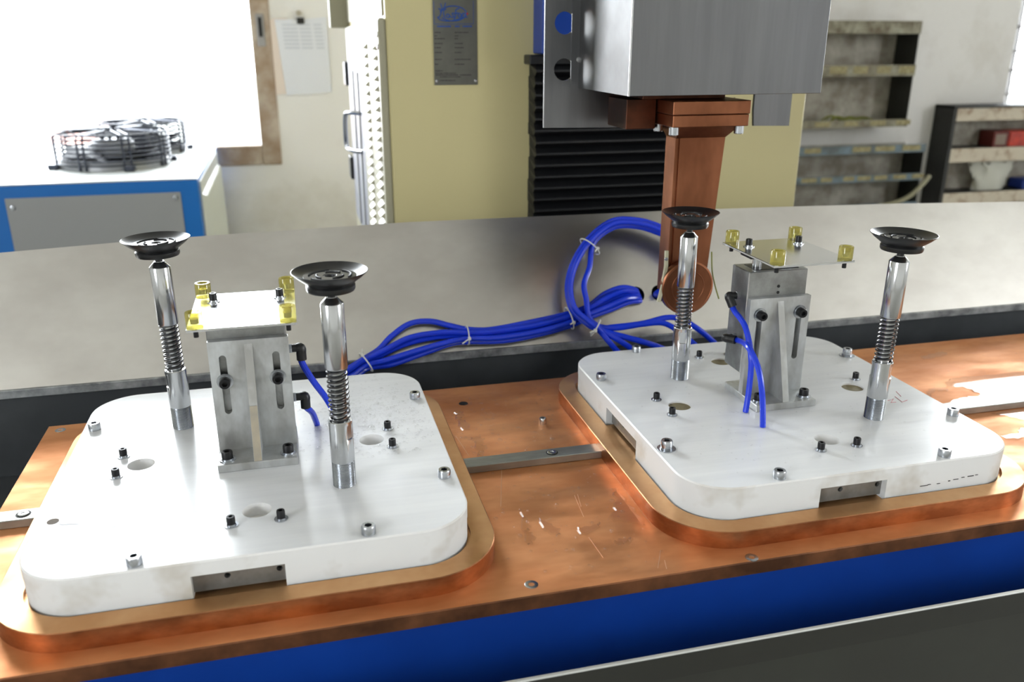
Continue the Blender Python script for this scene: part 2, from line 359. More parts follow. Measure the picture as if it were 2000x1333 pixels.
part('locating_pin', MB().lathe([(.0055, 0), (.0055, .0085), (.0045, .01), (.002, .01), (.0018, .007), (0, .007)], 20, (.7803, .4116, 0)), 'steel', tab)
part('screw_hole', MB().lathe([(.0075, .0003), (.005, .0005), (0, .0004)], 20, (.6774, .5161, 0)), 'socket_dark', tab)

sx_ = MB()
for pl in ([(1122, 968), (1140, 1010)], [(1128, 966), (1135, 990)], [(1285, 1110), (1290, 1076)], [(1298, 1095), (1302, 1112)], [(980, 915), (978, 990)], [(1150, 1050), (1178, 1090)], [(890, 852), (915, 890)]):
    q = [at_z(a, b, .0001) for a, b in pl]; sx_.tube(q, .00035, 4)
part('scratch', sx_, 'scratch_copper', tab)
YP = .70
tr = thing('water_trough', (.9, .3, -.13), 'dark grey sheet-metal trough around the copper table', 'trough')
part('trough_floor', MB().box(-.9, 2.9, -.0655, YP+.004, -.135, -.13), 'trough', tr)
part('back_wall', MB().box(-.9, 2.9, YP, YP+.004, -.13, .008), 'trough', tr)
part('back_lip', MB().box(-.9, 2.9, YP-.006, YP+.006, .008, .0225, .001), 'trough_lip', tr)
part('front_wall', MB().box(-.9, 2.9, -.0698, -.066, ZF, -.075), 'trough_front', tr)
part('front_band', MB().box(-.9, 2.9, -.0735, -.0705, -.0752, -.0445, .0006), 'trough_band_shaded', tr)
part('front_lip', MB().box(-.9, 2.9, -.0745, -.0695, -.0444, -.0418, .0010), 'lip_edge', tr)
LEAN = math.radians(33); PB = Vector((0, YP, .0225)); PN = Vector((0, -math.cos(LEAN), math.sin(LEAN))); PU = Vector((0, math.sin(LEAN), math.cos(LEAN)))
def at_p(px, py, d=0):         # a photo pixel's sight line met with the plane d in front of the leaning panel
    r = FW+RT*((px-1000)/FPX)-UP*((py-666.5)/FPX); return CAM+r*((PB+PN*d-CAM).dot(PN)/r.dot(PN))
def on_panel(p): return (p.x, (p-PB).dot(PU))
pan = thing('splash_panel', (.9, YP, .0225), 'brushed stainless splash panel leaning back behind the table with hose holes', 'panel')
hc = [at_p(1243, 576), at_p(1288, 573)]
PF = lambda p: tuple(PB+Vector((p[0], 0, 0))+PU*p[1]+PN*p[2])
xs = [on_panel(at_p(*q)) for q in ((0, 494), (250, 472), (500, 454), (800, 434), (1050, 423), (1300, 412), (1500, 405), (1750, 398), (2000, 394))]
xs = [(-.9, xs[0][1]-.022)]+xs+[(2.9, xs[-1][1])]
part('sheet', MB().slab([(-.9, 0), (2.9, 0)]+xs[::-1], [circ(*on_panel(h), .0165)[::-1] for h in hc], -.003, 0, frame=PF), 'panel_steel', pan)
for h in hc: part('hole_lining', MB().lathe([(.0165, .003), (.0165, .03), (0, .03)], 24, h, -PN, cap=False), 'socket_dark', pan)

# bars along the table between the copper rings
ZB = .0109
for (x0, x1, sx, lab) in ((XT0, .112, .0893, 'flat steel bar at the left end of the copper table'), (.632, .832, .7593, 'flat steel bar between the two copper rings'), (1.35, XT1, 1.62, 'flat steel bar at the right end beside the puddles')):
    t = thing('guide_bar', ((x0+x1)/2, .293, 0), lab, 'bar', 'flat steel bars along the table')
    part('bar', MB().box(x0, x1, .2812, .307, 0, ZB, .0008), 'bar_steel', t)
    part('counterbore', MB().lathe([(.0085, ZB+.0002), (.0085, ZB+.0004), (0, ZB+.0004)], 24, (sx, .294, 0)), 'socket_dark', t)
    part('socket_screw', MB().lathe([(.0066, ZB), (.0066, ZB+.0012), (.0056, ZB+.0016), (.003, ZB+.0016), (.003, ZB+.0008), (0, ZB+.0008)], 20, (sx, .294, 0)), 'steel', t)

# ================================================================== the two fixtures
CL, CR = Vector((.371, .2895)), Vector((1.0885, .2925))
ZR, ZP = .0221, .0627
ZM = .0465
def ring(c, label):
    t = thing('copper_ring', (c.x, c.y, 0), label, 'copper ring', 'raised copper rings')
    out = rrect(0, 0, .2605, .2645, .085, 14); inn = rrect(0, 0, .2335, .2395, .062, 14)
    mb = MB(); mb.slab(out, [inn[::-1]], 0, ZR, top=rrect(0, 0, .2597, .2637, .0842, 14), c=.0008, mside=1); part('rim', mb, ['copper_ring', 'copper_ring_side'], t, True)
    part('inner_base', MB().slab(rrect(0, 0, .2335, .2395, .062, 14), [], 0, .0175), 'copper_ring', t, True); return t
ring(CL, 'raised copper ring under the left white board'); ring(CR, 'raised copper ring under the right white board')
HX, HY, RC = .2305, .2365, .06
def board_outline(hx, hy, r, notch):
    p = rrect(0, 0, hx, hy, r, 12)                 # corners + +, - +, - -, + -
    if not notch: return p
    n = 13; d = .032; a, b = notch['front']; s0, s1 = notch['side']
    return p[:n]+[(-a, hy), (-a, hy-d), (-b, hy-d), (-b, hy)]+p[n:2*n]+[(-hx, -s0), (-hx+d, -s0), (-hx+d, -s1), (-hx, -s1)]+p[2*n:3*n]+[(a, -hy), (a, -hy+d), (b, -hy+d), (b, -hy)]+p[3*n:]+[(hx, s0), (hx-d, s0), (hx-d, s1), (hx, s1)]
HOLES = [(-.1405, 0), (.1405, 0), (0, -.1475), (0, .1475)]
def board(c, label, rot, hole_m):
    t = thing('white_board', (c.x, c.y, .0176), label, 'board', 'white plastic fixture boards', rz=rot)
    z = lambda v: v-.0176
    mb = MB(); mb.slab(board_outline(HX, HY, RC, None), [circ(x, y, .016, 28)[::-1] for x, y in HOLES], z(ZM), z(ZP), top=rrect(0, 0, HX-.0016, HY-.0016, RC-.0016, 12), c=.0016, mside=1)
    part('upper_board', mb, ['nylon', 'nylon_side'], t, True)
    mb = MB(); mb.slab(board_outline(HX-.0004, HY-.0004, RC, {'front': (-.064, .028), 'side': (-.055, .06)}), [], 0, z(ZM)-.0002, mside=1)
    part('lower_board', mb, ['nylon_side', 'nylon_side'], t, True)
    for x, y in HOLES:
        zq = z(ZP)-.0025 if hole_m == 'plug_beige' and (x, y) != (0, .1475) else z(ZM)+.0012
        part('bore_bottom', MB().lathe([(.0159, z(ZM)), (.0159, zq), (0, zq)], 28, (x, y, 0)), hole_m if (x, y) != (0, .1475) else 'plug_white', t, True)
    a0, a1 = -.066, .030
    for k in range(4):                               # steel strips behind the four side notches
        R = Matrix.Rotation(k*pi/2, 4, 'Z'); h = (HY if k % 2 == 0 else HX)
        lo, hi = (a0, a1) if k % 2 == 0 else (-.056, .061)
        mb = MB(); hs = [((lo+hi)/2-.012, .0185), (hi-.008, .0185)]
        mb.slab([(lo, .004), (hi, .004), (hi, .0285), (lo, .0285)], [circ(x, y, .0033, 16)[::-1] for x, y in hs], 0, .009, frame=lambda p: (p[0], -h+.0185-p[2], p[1]))
        mb.v = [tuple(R @ Vector(p)) for p in mb.v]; st = part('clamp_strip', mb, 'strip', t, True)
        m2 = MB()
        for x, y in hs: m2.lathe([(.0033, 0), (.0033, .0005), (0, .0005)], 16, (x, -h+.0160, y), (0, -1, 0))
        m2.v = [tuple(R @ Vector(p)) for p in m2.v]; part('strip_hole', m2, 'socket_dark', st, True)
    return t
bl = board(CL, 'white plastic board under the left fixture, glaring in window light', 0, 'plug_white')
br = board(CR, 'white plastic board under the right fixture, greyer and wet', pi, 'plug_beige')
SIL = [(sx*.215, sy*.122) for sx in (-1, 1) for sy in (-1, 1)]+[(sx*.1155, sy*.225) for sx in (-1, 1) for sy in (-1, 1)]
BLK = [(sx*.1645, sy*.0272) for sx in (-1, 1) for sy in (-1, 1)]+[(sx*.026, sy*.1735) for sx in (-1, 1) for sy in (-1, 1)]
zt_ = ZP-.0176
for (x, y) in SIL:
    if (x, y) == (-.215, -.122):
        part('screw_hole', MB().lathe([(.0062, zt_-.0002), (.0062, zt_+.0003), (0, zt_+.0003)], 24, (x+.0015, y+.004, 0)), 'hole_brown', bl, True); continue
    inst('socket_screw', ME_SILVER, bl, (x, y, zt_), random.random())
for (x, y) in BLK: inst('small_screw', ME_BLACK, bl, (x, y, zt_), random.random())
for (x, y) in SIL: inst('socket_screw', ME_SILVERW if (x, y) in ((.215, .122), (-.215, -.122)) else ME_SILVER, br, (x, y, zt_), random.random())
for (x, y) in BLK: inst('small_screw', ME_BLACK, br, (x, y, zt_), random.random())
def stroke(parent, pts, z, r, m, name):
    o = org(parent); mb = MB().tube([(p[0], p[1], z) for p in pts], r, 5); return mb
mk = MB()
for pl in ([(1748, 775), (1762, 786), (1772, 782)], [(1734, 783), (1745, 780), (1740, 787), (1750, 786)], [(1750, 765), (1760, 775)]):
    q = [at_z(a, b, ZP+.0001) for a, b in pl]; mk.tube([(-(p.x-CR.x), -(p.y-CR.y), ZP-.0176+.0001) for p in q], .0004, 5)
part('marker_scribble', mk, 'marker_red', br, True, label='red felt-pen scribble beside a post')
sf = MB()
for a, b, c, d in ((1797, 951, 1812, 949), (1812, 948, 1818, 947), (1862, 938, 1872, 936), (1878, 934, 1884, 932), (1890, 932, 1902, 929), (1905, 929, 1910, 928), (1830, 946, 1836, 945), (1852, 941, 1856, 939)):
    p, q = at_y(a, b, CR.y-HY), at_y(c, d, CR.y-HY); lo, hi = min(p.z, q.z), max(p.z, q.z); sf.box(-(q.x-CR.x), -(p.x-CR.x), HY-.0006, HY+.0002, lo-.0176, max(hi, lo+.0007)-.0176)
part('scuff_mark', sf, 'ink_dark', br, True, label='black scuff marks low on the front edge')
st = MB()
for pl in ([(113, 1023), (122, 1026), (140, 1024), (165, 1025)], [(210, 1031), (222, 1030), (234, 1027)], [(258, 1031), (272, 1030)], [(290, 1035), (303, 1032)]):
    q = [at_z(a, b, ZP) for a, b in pl]; L_ = len(q); st.tube([(p.x-CL.x, p.y-CL.y, zt_-.0016) for p in q], [.0017]+[.0022]*(L_-2)+[.0017], 8)
part('wet_streak', st, 'print_grey', bl, True)

# ---- spring-loaded suction posts
def cup_profile(): 
    return [(.0045, .229), (.0045, .236), (.0255, .2365), (.0265, .2385), (.0265, .2425), (.0245, .2445), (.0275, .2465), (.0355, .2525), (.0408, .2575), (.0412, .2582), (.0405, .2585), (.0345, .2548), (.0295, .2528), (.0285, .2524), (.006, .2524), (.0055, .250), (0, .250)]
def make_post():
    t = thing('suction_post', (CL.x-.1015, CL.y+.103, ZP), 'x', 'suction post', 'spring-loaded suction posts')
    # sleeve with wrench flats, and its thread
    def flat(x, y, z): return (max(-.0119, min(.0119, x)), y) if .0605 < z < .0775 else (x, y)
    part('sleeve', MB().lathe([(.0133, .031), (.0136, .0315), (.0136, .0600), (.0136, .0606), (.0136, .0774), (.0136, .078), (.0136, .0822), (.0128, .083), (.0098, .083), (.0098, .075)], 48, cap=False, mod=flat), 'steel', t, True)
    pr = []
    for i in range(17): pr += [(.0133, .0305*i/17), (.0122, .0305*(i+.5)/17)]
    part('thread', MB().lathe(pr+[(.0133, .031)], 36), 'zinc', t, True)
    part('inner_rod', MB().lathe([(.0086, .07), (.0086, .15)], 28), 'chrome', t, True)
    N = 11; pts = [(.0112*math.cos(2*pi*k/20), .0112*math.sin(2*pi*k/20), .0835+.0635*k/(20*N)) for k in range(20*N+1)]
    part('spring', MB().tube(pts, .00115, 7), 'spring_steel', t, True)
    part('upper_tube', MB().lathe([(.0088, .146), (.0124, .1462), (.0128, .147), (.0128, .2215), (.0124, .2222), (.0062, .2285), (.0062, .229)], 40), 'chrome', t, True)
    part('stud', MB().lathe([(.0042, .2285), (.0042, .237)], 16), 'zinc', t, True)
    cup = part('suction_cup', MB().lathe(cup_profile(), 48), 'rubber', t, True)
    part('cup_floor', MB().lathe([(.0285, .2525), (.0283, .2528), (.0075, .2528), (.0065, .252), (.006, .2505), (0, .2505)], 40, cap=False), 'rubber_gloss', cup, True)
    r = MB()
    for rad, arcs in ((.0145, ((.3, 1.5), (2.4, 3.6), (4.5, 5.7))), (.0225, ((1.2, 2.6), (3.3, 4.7), (5.4, 6.8)))):
        for a0, a1 in arcs: r.tube([(rad*math.cos(a0+(a1-a0)*i/10), rad*math.sin(a0+(a1-a0)*i/10), .2531) for i in range(11)], .0012, 6)
    part('cup_rib', r, 'rubber_dull', cup, True)
    return t
p0 = make_post()
PS = [(CL.x-.1010, CL.y+.1035, 'left rear suction post beside the window-lit top plate', .4, (-.010, 0)), (CL.x+.0985, CL.y-.1095, 'front suction post standing in front of the blue hose bundle', 2.45, (0, 0)),
      (CR.x-.0955, CR.y+.0995, 'suction post in front of the copper electrode wheel', 1.2, (0, 0)), (CR.x+.1035, CR.y-.1015, 'rightmost suction post beside the red pen scribble', -.85, (.012, 0))]
for i, (x, y, lab, rz, tilt) in enumerate(PS):
    o = p0 if i == 0 else copy_tree(p0)
    o.location = (x, y, ZP+ZT); o['label'] = lab; o['org'] = (x, y, ZP); o.rotation_euler = (Matrix.Rotation(tilt[0], 3, 'Y') @ Matrix.Rotation(rz, 3, 'Z')).to_euler()

# ---- lifting stands
def elbow(parent, side, z, y, drop, fx):
    """push-in elbow: nut, body, collet; drop = direction in which the hose leaves"""
    d = Vector(drop).normalized(); a = Vector((fx, y, z)); b = a+Vector((side*.0165, 0, 0))
    e = part('elbow_fitting', MB().tube(smooth([a+Vector((side*.004, 0, 0)), a+Vector((side*.011, 0, 0)), b, b+d*.007, b+d*.016], 5), [.0052]*6+[.0058]*6+[.0062]*9, 14), 'black_plastic', parent, True)
    nut = MB(); nut.lathe([(.0062, 0), (.0062, .0055), (.0052, .006)], 6, a, (side, 0, 0)); part('fitting_nut', nut, 'zinc', e, True)
    return b+d*.016, d
def stand(c, label, lift, side, plate_z):
    t = thing('lift_stand', (c.x, c.y, ZP), label, 'lift stand', 'pneumatic lifting stands')
    part('base_plate', MB().box(-.047, .047, -.048, .046, 0, .01, .0008), 'alu', t, True)
    mb = MB(); mb.slab([(-.047, .01), (.047, .01), (.047, .1525), (-.047, .1525)], [stadium(x, .0625, .1305, .0043)[::-1] for x in (-.031, .031)], 0, .010, frame=XZ(.004)); part('upright', mb, 'alu', t, True)
    mb = MB(); mb.slab([(-.0462, .01), (-.006, .01), (-.006, .147)], [], -.0048, .0048, frame=lambda p: (-p[2], p[0], p[1])); rib = part('rib', mb, 'alu', t, True)
    if side > 0: mb = MB(); mb.slab([(-.0466, .0102), (-.0462, .0102), (-.028, .075), (-.0284, .075)], [], -.0044, .0044, frame=lambda p: (-p[2], p[0], p[1])); part('weld_stain', mb, 'weld_rust', rib, True)
    zb = .015+lift
    blk = part('cylinder_block', MB().box(-.0475, .0445, .0042, .052, zb, zb+.15, .0012), 'alu_block', t, True)
    for k in (0, 1): part('port_hole', MB().lathe([(.0022, 0), (.0022, .0004), (0, .0004)], 14, (0, .0041, zb+.118+k*.009), (0, -1, 0)), 'socket_dark', blk, True)
    part('rod_recess', MB().box(-.034, .034, .012, .044, zb+.15, zb+.1506), 'black_oxide', blk, True)
    zt = zb+.15
    for x in (-.024, .024): part('piston_rod', MB().lathe([(.0062, zt), (.0062, plate_z-.008)], 20, (x, .027, 0)), 'chrome', t, True)
    part('carrier_bar', MB().box(-.043, .043, .012, .042, plate_z-.0125, plate_z-.0018, .001), 'black_oxide', t, True)
    for x in (-.031, .031):
        o = inst('bolt', ME_BOLT, t, (x, -.006, .1015 if not lift else .1295)); o.rotation_euler = (pi/2, 0, 0)
    for x in (-.036, .036): inst('base_screw', ME_BOLT, t, (x, -.033, .01), random.random())
    pl = part('top_plate', MB().box(-.0595, .0595, -.0755, .0665, plate_z-.0018, plate_z+.0012, .0006), 'alu_plate', t, True)
    for i, (x, y) in enumerate(((-.05, -.0665), (.05, -.0665), (-.05, .0555), (.05, .0555))):
        z = plate_z+.0012
        b = part('bumper', MB().lathe([(.0005, z), (.0094, z), (.0094, z+.0172), (.0088, z+.0182), (.0062, z+.0182), (.0056, z+.0176), (.0056, z+.0105), (.0005, z+.0105)], 28, (x, y, 0), cap=False), 'urethane', t, True, label='translucent yellow rubber bumper')
        part('bumper_screw', MB().lathe([(.0046, z+.0045), (.0046, z+.0105), (.0024, z+.0107), (.0022, z+.008), (0, z+.008)], 16, (x, y, 0)), 'zinc', b, True)
        part('screw_end', MB().lathe([(.0028, -.0085), (.0028, 0)], 10, (x, y, plate_z-.0018)), 'black_oxide', pl, True)
    for x in (-.037, .041): inst('plate_screw', ME_BLACK, pl, (x, .031, plate_z+.0012), .3)
    return t, zb
sl, zbl = stand(CL, 'metal lift stand of the left fixture, its top plate white with glare', 0, 1, .1905)
sr, zbr = stand(CR, 'metal lift stand of the right fixture with raised cylinder block', .024, -1, .2175)
def hose(name, pts, r, label, group, k=7, n=10, cat='hose'):
    return solo(name, MB().tube(smooth(pts, k), r, n), 'hose_blue', label, cat, group, org_=tuple(pts[-1]))
G = 'blue air hoses of the lift stands'
def w_(c, p): return Vector((c.x+p[0], c.y+p[1], ZP+p[2]))
RH = .0041
e, d = elbow(sl, 1, zbl+.112, .022, (0, -.03, -1), .0445); a = w_(CL, e)-Vector(d)*.008
hose('air_hose', [a, a+Vector(d)*.012, at_y(612, 745, .305), at_y(640, 783, .315), at_z(668, 832, ZP+.02), at_z(674, 838, ZP+.001)], RH, 'blue hose from the upper elbow of the left lift stand', G)
e, d = elbow(sl, 1, zbl+.046, .022, (0, 0, -1), .0445); a = w_(CL, e)-Vector(d)*.008
hose('air_hose', [a, a+Vector(d)*.007, at_y(610, 807, .328), at_z(619, 829, ZP+.001)], RH, 'short blue hose from the lower elbow of the left lift stand', G)
e, d = elbow(sr, -1, zbr+.111, .026, (.3, -.45, -1), -.0475); a = w_(CR, e)-Vector(d)*.008
hose('air_hose', [a, a+Vector(d)*.014, at_y(1456, 640, .275), at_y(1467, 700, .252), at_y(1463, 760, .249), at_z(1456, 805, ZP+.001)], RH, 'blue hose from the upper elbow of the right lift stand', G)
e, d = elbow(sr, -1, zbr+.048, .026, (.75, -1, .05), -.0475); a = w_(CR, e)-Vector(d)*.008
hose('air_hose', [a, a+Vector(d)*.012, at_y(1461, 678, .243), at_y(1481, 720, .217), at_y(1489, 775, .203), at_z(1490, 834, ZP+.001)], RH, 'blue hose arching from the lower elbow of the right lift stand', G)

# ---- hose bundles on the splash panel
GB = 'blue hoses of the bundle running left along the splash panel'; RB = .0053
A = [[(1243, 568), (1215, 562), (1180, 575), (1150, 598), (1110, 613), (1040, 629), (960, 644), (915, 644), (880, 637), (840, 628), (800, 633), (765, 657), (740, 683), (712, 701), (685, 718), (650, 740)],
     [(1245, 573), (1218, 569), (1183, 583), (1150, 602), (1110, 619), (1040, 637), (955, 649), (912, 650), (860, 650), (800, 660), (750, 685), (710, 704), (683, 722), (648, 746)],
     [(1247, 578), (1220, 576), (1186, 591), (1150, 608), (1110, 625), (1045, 643), (965, 655), (913, 656), (850, 659), (790, 673), (745, 694), (712, 709), (686, 728), (650, 750)],
     [(1249, 583), (1223, 584), (1190, 598), (1150, 614), (1110, 631), (1050, 648), (975, 660), (914, 662), (870, 670), (810, 687), (755, 704), (716, 714), (690, 732), (655, 755)],
     [(1250, 588), (1227, 591), (1195, 604), (1152, 620), (1112, 637), (1055, 653), (985, 666), (916, 668), (880, 672), (820, 693), (765, 712), (720, 719), (694, 736), (660, 760)]]
an = ['topmost and bowing upward', 'second from the top', 'in the middle', 'second from the bottom', 'lowest, along the panel edge']
for i, a in enumerate(A):
    pts = [hc[0]-PN*.02+PU*(.006-.003*i)]
    for k, (px, py) in enumerate(a):
        d_ = .004 if k == 0 else .008+.0108*(i % 2)+.004*(k > 2)
        if k < len(a)-3: pts.append(at_p(px, py, d_))
        else: pts.append(at_y(px, py, YP-.018-.018*(k-len(a)+3)-.006*(i % 2)))
    pts.append(pts[-1]+Vector((-.03, -.01, -.05)))
    hose('bundled_hose', pts, RB, 'blue hose of the bundle along the panel, '+an[i], GB)
GL = 'blue hoses of the loop beside the electrode wheel'
loop = [(1290, 573), (1335, 545), (1350, 500), (1325, 462), (1290, 443), (1245, 430), (1195, 432), (1150, 466), (1120, 512), (1108, 560), (1116, 603), (1140, 628), (1162, 641)]
tails = [[(1200, 639), (1255, 632), (1300, 621), (1330, 624), (1362, 642), (1392, 667), (1406, 682)], [(1203, 641), (1252, 634), (1292, 631), (1318, 642), (1338, 657), (1364, 680)],
         [(1192, 651), (1230, 661), (1262, 670), (1294, 681), (1318, 694)], [(1186, 652), (1212, 667), (1236, 683), (1252, 696)], [(1176, 652), (1192, 671), (1207, 688), (1218, 700)]]
tn = ['reaching furthest right past the post', 'its end dropping behind the post', 'its end passing behind the rear screw', 'its end left of the rear screw', 'its end leftmost at the board']
cc = Vector((1230, 545))
for i, tl in enumerate(tails):
    pts = [hc[1]-PN*.02]
    for k, (px, py) in enumerate(loop):
        v = Vector((px, py))-cc; in_ = (0, 13, 0, 13, 6)[i]*(1 if 1 < k < 12 else .4)+(20 if i in (1, 3) and 7 < k < 11 else 0)
        q = cc+v*(1-in_/v.length); pts.append(at_p(q.x, q.y, .010+.008*min(k, 3)+.0108*(0, 0, 1, 1, 2)[i]*(1 if k else .4)))
    for k, (px, py) in enumerate(tl): pts.append(at_p(px, py, .046+.004*k) if k < len(tl)-2 else at_y(px, py, YP-.055-.03*(k-len(tl)+2)))
    hose('looped_hose', pts, RB, 'blue hose of the loop beside the wheel, '+tn[i], GL)
def tie(px, py, dx, dy, d, rx, tail, label):
    c = at_p(px, py, d); n = (at_p(px+dx, py+dy, d)-c).normalized(); v = -PN; u = n.cross(v).normalized()
    mb = MB().tube([c+u*(rx*math.cos(2*pi*k/28))+v*(.0145*math.sin(2*pi*k/28)) for k in range(28)], .0013, 6, closed=True)
    tp = at_p(tail[0], tail[1], d+.016); sp = c-u*rx*.6-v*.0125
    if (tp-sp).length > (tp-(c+u*rx*.6-v*.0125)).length: sp = c+u*rx*.6-v*.0125
    mb.tube([sp, sp.lerp(tp, .5)-v*.004, tp], .0012, 6); h = (sp-v*.002); mb.box(h.x-.0025, h.x+.0025, h.y-.003, h.y+.003, h.z-.0025, h.z+.0025, .0005)
    solo('cable_tie', mb, 'tie', label, 'cable tie', 'clear cable ties on the hoses')
tie(1112, 622, -10, 3, .022, .021, (1114, 634), 'clear cable tie on the straight bundle below the hose loop')
tie(913, 655, -10, 1, .021, .017, (903, 672), 'clear cable tie on the middle of the hose bundle')
tie(715, 708, -10, 7, .02, .019, (708, 682), 'clear cable tie where the bundle meets the left board')
tie(1152, 482, -7, 9, .05, .022, (1162, 492), 'clear cable tie high on the left of the hose loop')
tie(1163, 641, 10, 6, .05, .017, (1152, 650), 'clear cable tie where the hose loop fans out')

# ================================================================== welding head and electrode
hd = thing('welding_head', (1.05, .53, .478), 'brushed stainless cover of the welding head above the right fixture', 'machine head')
YH, YK = .42, .64
x0, x1 = at_y(1228, 187, YH).x, at_y(1602, 189, YH).x
part('front_cover', MB().box(x0, x1, YH, YH+.002, .4810, .98, .0006), 'head_steel', hd)
part('side_cover', MB().box(x0, x0+.002, YH+.002, YK, .4810, .98), 'head_side', hd)
part('side_cover', MB().box(x1-.002, x1, YH+.002, YK, .4810, .98), 'head_side', hd)
part('corner_edge', MB().box(x0-.0012, x0+.0012, YH-.0008, YH+.0012, .4808, .98), 'chrome', hd)
pz = lambda px, py: at_y(px, py, YK)
P1 = [pz(*p) for p in ((1062, 250), (1205, 249), (1222, 243), (1245, 215))]; P2 = [pz(*p) for p in ((1472, 215), (1472, 246), (1541, 246))]
out = [(p.x, p.z) for p in P1]+[(P1[-1].x, .50), (P2[0].x, .50)]+[(p.x, p.z) for p in P2]+[(P2[-1].x, .98), (P1[0].x, .98)]
hl = [pz(1104, 45), pz(1102, 136)]
bp = part('mounting_plate', MB().slab(out, [circ(h.x, h.z, .0172)[::-1] for h in hl], 0, .006, frame=XZ(YK+.006)), 'head_steel', hd)
for (px, py) in ((1130, 117),): 
    q = at_y(px, py, YK); part('cover_screw', MB().lathe([(.0055, 0), (.0055, .001), (.004, .003), (0, .0034)], 16, (q.x, YK, q.z), (0, -1, 0)), 'steel', bp)
for (px, py) in ((1197, 194), (1434, 194)):
    q = at_y(px, py, YK); part('plate_hole', MB().lathe([(.003, 0), (.003, .0004), (0, .0004)], 12, (q.x, YK, q.z), (0, -1, 0)), 'socket_dark', bp)
part('side_flange', MB().box(x0-.014, x0-.0002, YK-.0025, YK, .4810, .98), 'head_steel', hd)

ea = thing('electrode_arm', (1.05, .5, .12), 'brown copper electrode arm with round wheel hanging below the head', 'electrode')
part('upper_flange', MB().box(.9872, 1.1125, .46, .55, .4505, .470, .001), 'copper_arm', ea)
part('lower_flange', MB().box(.9882, 1.1115, .461, .549, .4325, .4500, .001), 'copper_arm', ea)
part('copper_block', MB().box(.955, 1.09, .50, .62, .4705, .56, .001), 'copper_dark', ea)
part('side_block', MB().box(.938, .986, .52, .60, .4255, .4700, .001), 'copper_dark', ea)
part('neck', MB().add([(1.004, .475, .4325), (1.106, .475, .4325), (1.106, .545, .4325), (1.004, .545, .4325), (1.0128, .4995, .4125), (1.0952, .4995, .4125), (1.0952, .537, .4125), (1.0128, .537, .4125)],
     [(0, 1, 5, 4), (1, 2, 6, 5), (2, 3, 7, 6), (3, 0, 4, 7), (0, 3, 2, 1), (4, 5, 6, 7)]), 'copper_arm', ea)
za, zb_ = .4125, .165
xa = lambda z: 1.0952-(za-z)*.064-.0
mb = MB(); mb.slab([(1.0190, zb_), (xa(zb_), zb_), (xa(za), za), (1.0190, za)], [], 0, .0375, frame=XZ(.537)); part('arm', mb, 'copper_arm', ea)
mb = MB(); mb.slab([(1.0128, zb_), (1.0190, zb_), (1.0190, za), (1.0128, za)], [], 0, .035, frame=XZ(.537)); part('arm_edge', mb, 'copper_arm', ea)
wc = at_y(1344, 563, .484)
wh = part('electrode_wheel', MB().lathe([(.0435, .0), (.0445, .001), (.0445, .013), (.0435, .014), (.041, .0146), (.0405, .0140), (.0285, .0140), (.0280, .0146), (.0270, .0146), (.0265, .0140), (.003, .0140), (.0028, .0125), (0, .0125)], 64, (wc.x, .4985, wc.z), (0, -1, 0)), 'copper_arm', ea, angle=12)
part('wheel_axle', MB().lathe([(.0022, 0), (.0022, .001), (0, .001)], 14, (wc.x+.006, .4845, wc.z-.002), (0, -1, 0)), 'copper_dark', wh)
for x, y in ((.9965, .475), (.9985, .537), (1.1035, .475), (1.1035, .537)): part('flange_bolt', MB().lathe([(.0066, -.0125), (.0074, -.0115), (.0074, 0)], 18, (x, y, .4325)), 'zinc', ea)
q0, q1 = at_y(1302, 490, .497), at_y(1286, 590, .485)
sw = part('wiper_strip', MB().tube([q0, at_y(1301, 520, .496), at_y(1294, 560, .49), q1], .0035, 4), 'wiper', ea)
part('wiper_screw', MB().lathe([(.0028, 0), (.0028, .002), (0, .0024)], 12, at_y(1301, 506, .4925), (0, -1, 0)), 'zinc', sw)
part('wire', MB().tube(smooth([at_y(1390, 492, .50), at_y(1391, 530, .495), at_y(1397, 560, .49), at_y(1404, 584, .488)], 4), .0011, 6), 'green_cord', ea)

# ================================================================== machine column
YC = 1.1; XC0, XC1 = .646, 1.613
col = thing('machine_column', (1.13, 1.7, ZF), 'cream painted machine column behind the splash panel', 'machine column')
part('column_body', MB().box(XC0, XC1, YC, 2.15, ZF, 1.6, .004), 'cream', col)
part('rear_flange', MB().box(XC0-.055, XC0, 2.09, 2.15, .585, 1.6, .002), 'cream_light', col)
part('side_skin', MB().box(XC0-.004, XC0, YC+.03, 2.09, .60, 1.6), 'cream_light', col)
dr = part('louvred_door', MB().box(XC0-.016, XC0-.0005, YC-.001, 1.545, ZF+.1, .5945, .004), 'cream_light', col)
part('rear_door', MB().box(XC0-.010, XC0-.0005, 1.56, 2.10, ZF+.1, .588, .003), 'cream_light', col)
gp = part('grey_panel', MB().box(XC0-.0125, XC0-.0102, 1.585, 2.06, .02, .583), 'door_grey', col)
for y in (1.70, 1.86): part('panel_ridge', MB().box(XC0-.0165, XC0-.0125, y-.012, y+.012, .03, .47, .002), 'cabinet_grey', gp)
for i in range(38):
    z = .545-.0205*i
    for y in (1.165, 1.375):
        m2 = MB(); m2.add([(XC0-.016, y-.03, z), (XC0-.016, y+.03, z), (XC0-.026, y+.024, z-.010), (XC0-.026, y-.024, z-.010), (XC0-.016, y-.03, z-.0125), (XC0-.016, y+.03, z-.0125)], [(0, 1, 2, 3), (3, 2, 5, 4), (0, 3, 4), (1, 5, 2)])
        part('louvre', m2, 'cream_light', dr, angle=0)
for z in (.452, .165): part('hinge', MB().box(XC0-.022, XC0-.010, 2.06, 2.135, z-.035, z+.035, .002), 'black_plastic', col)
hz = [.365, .262]
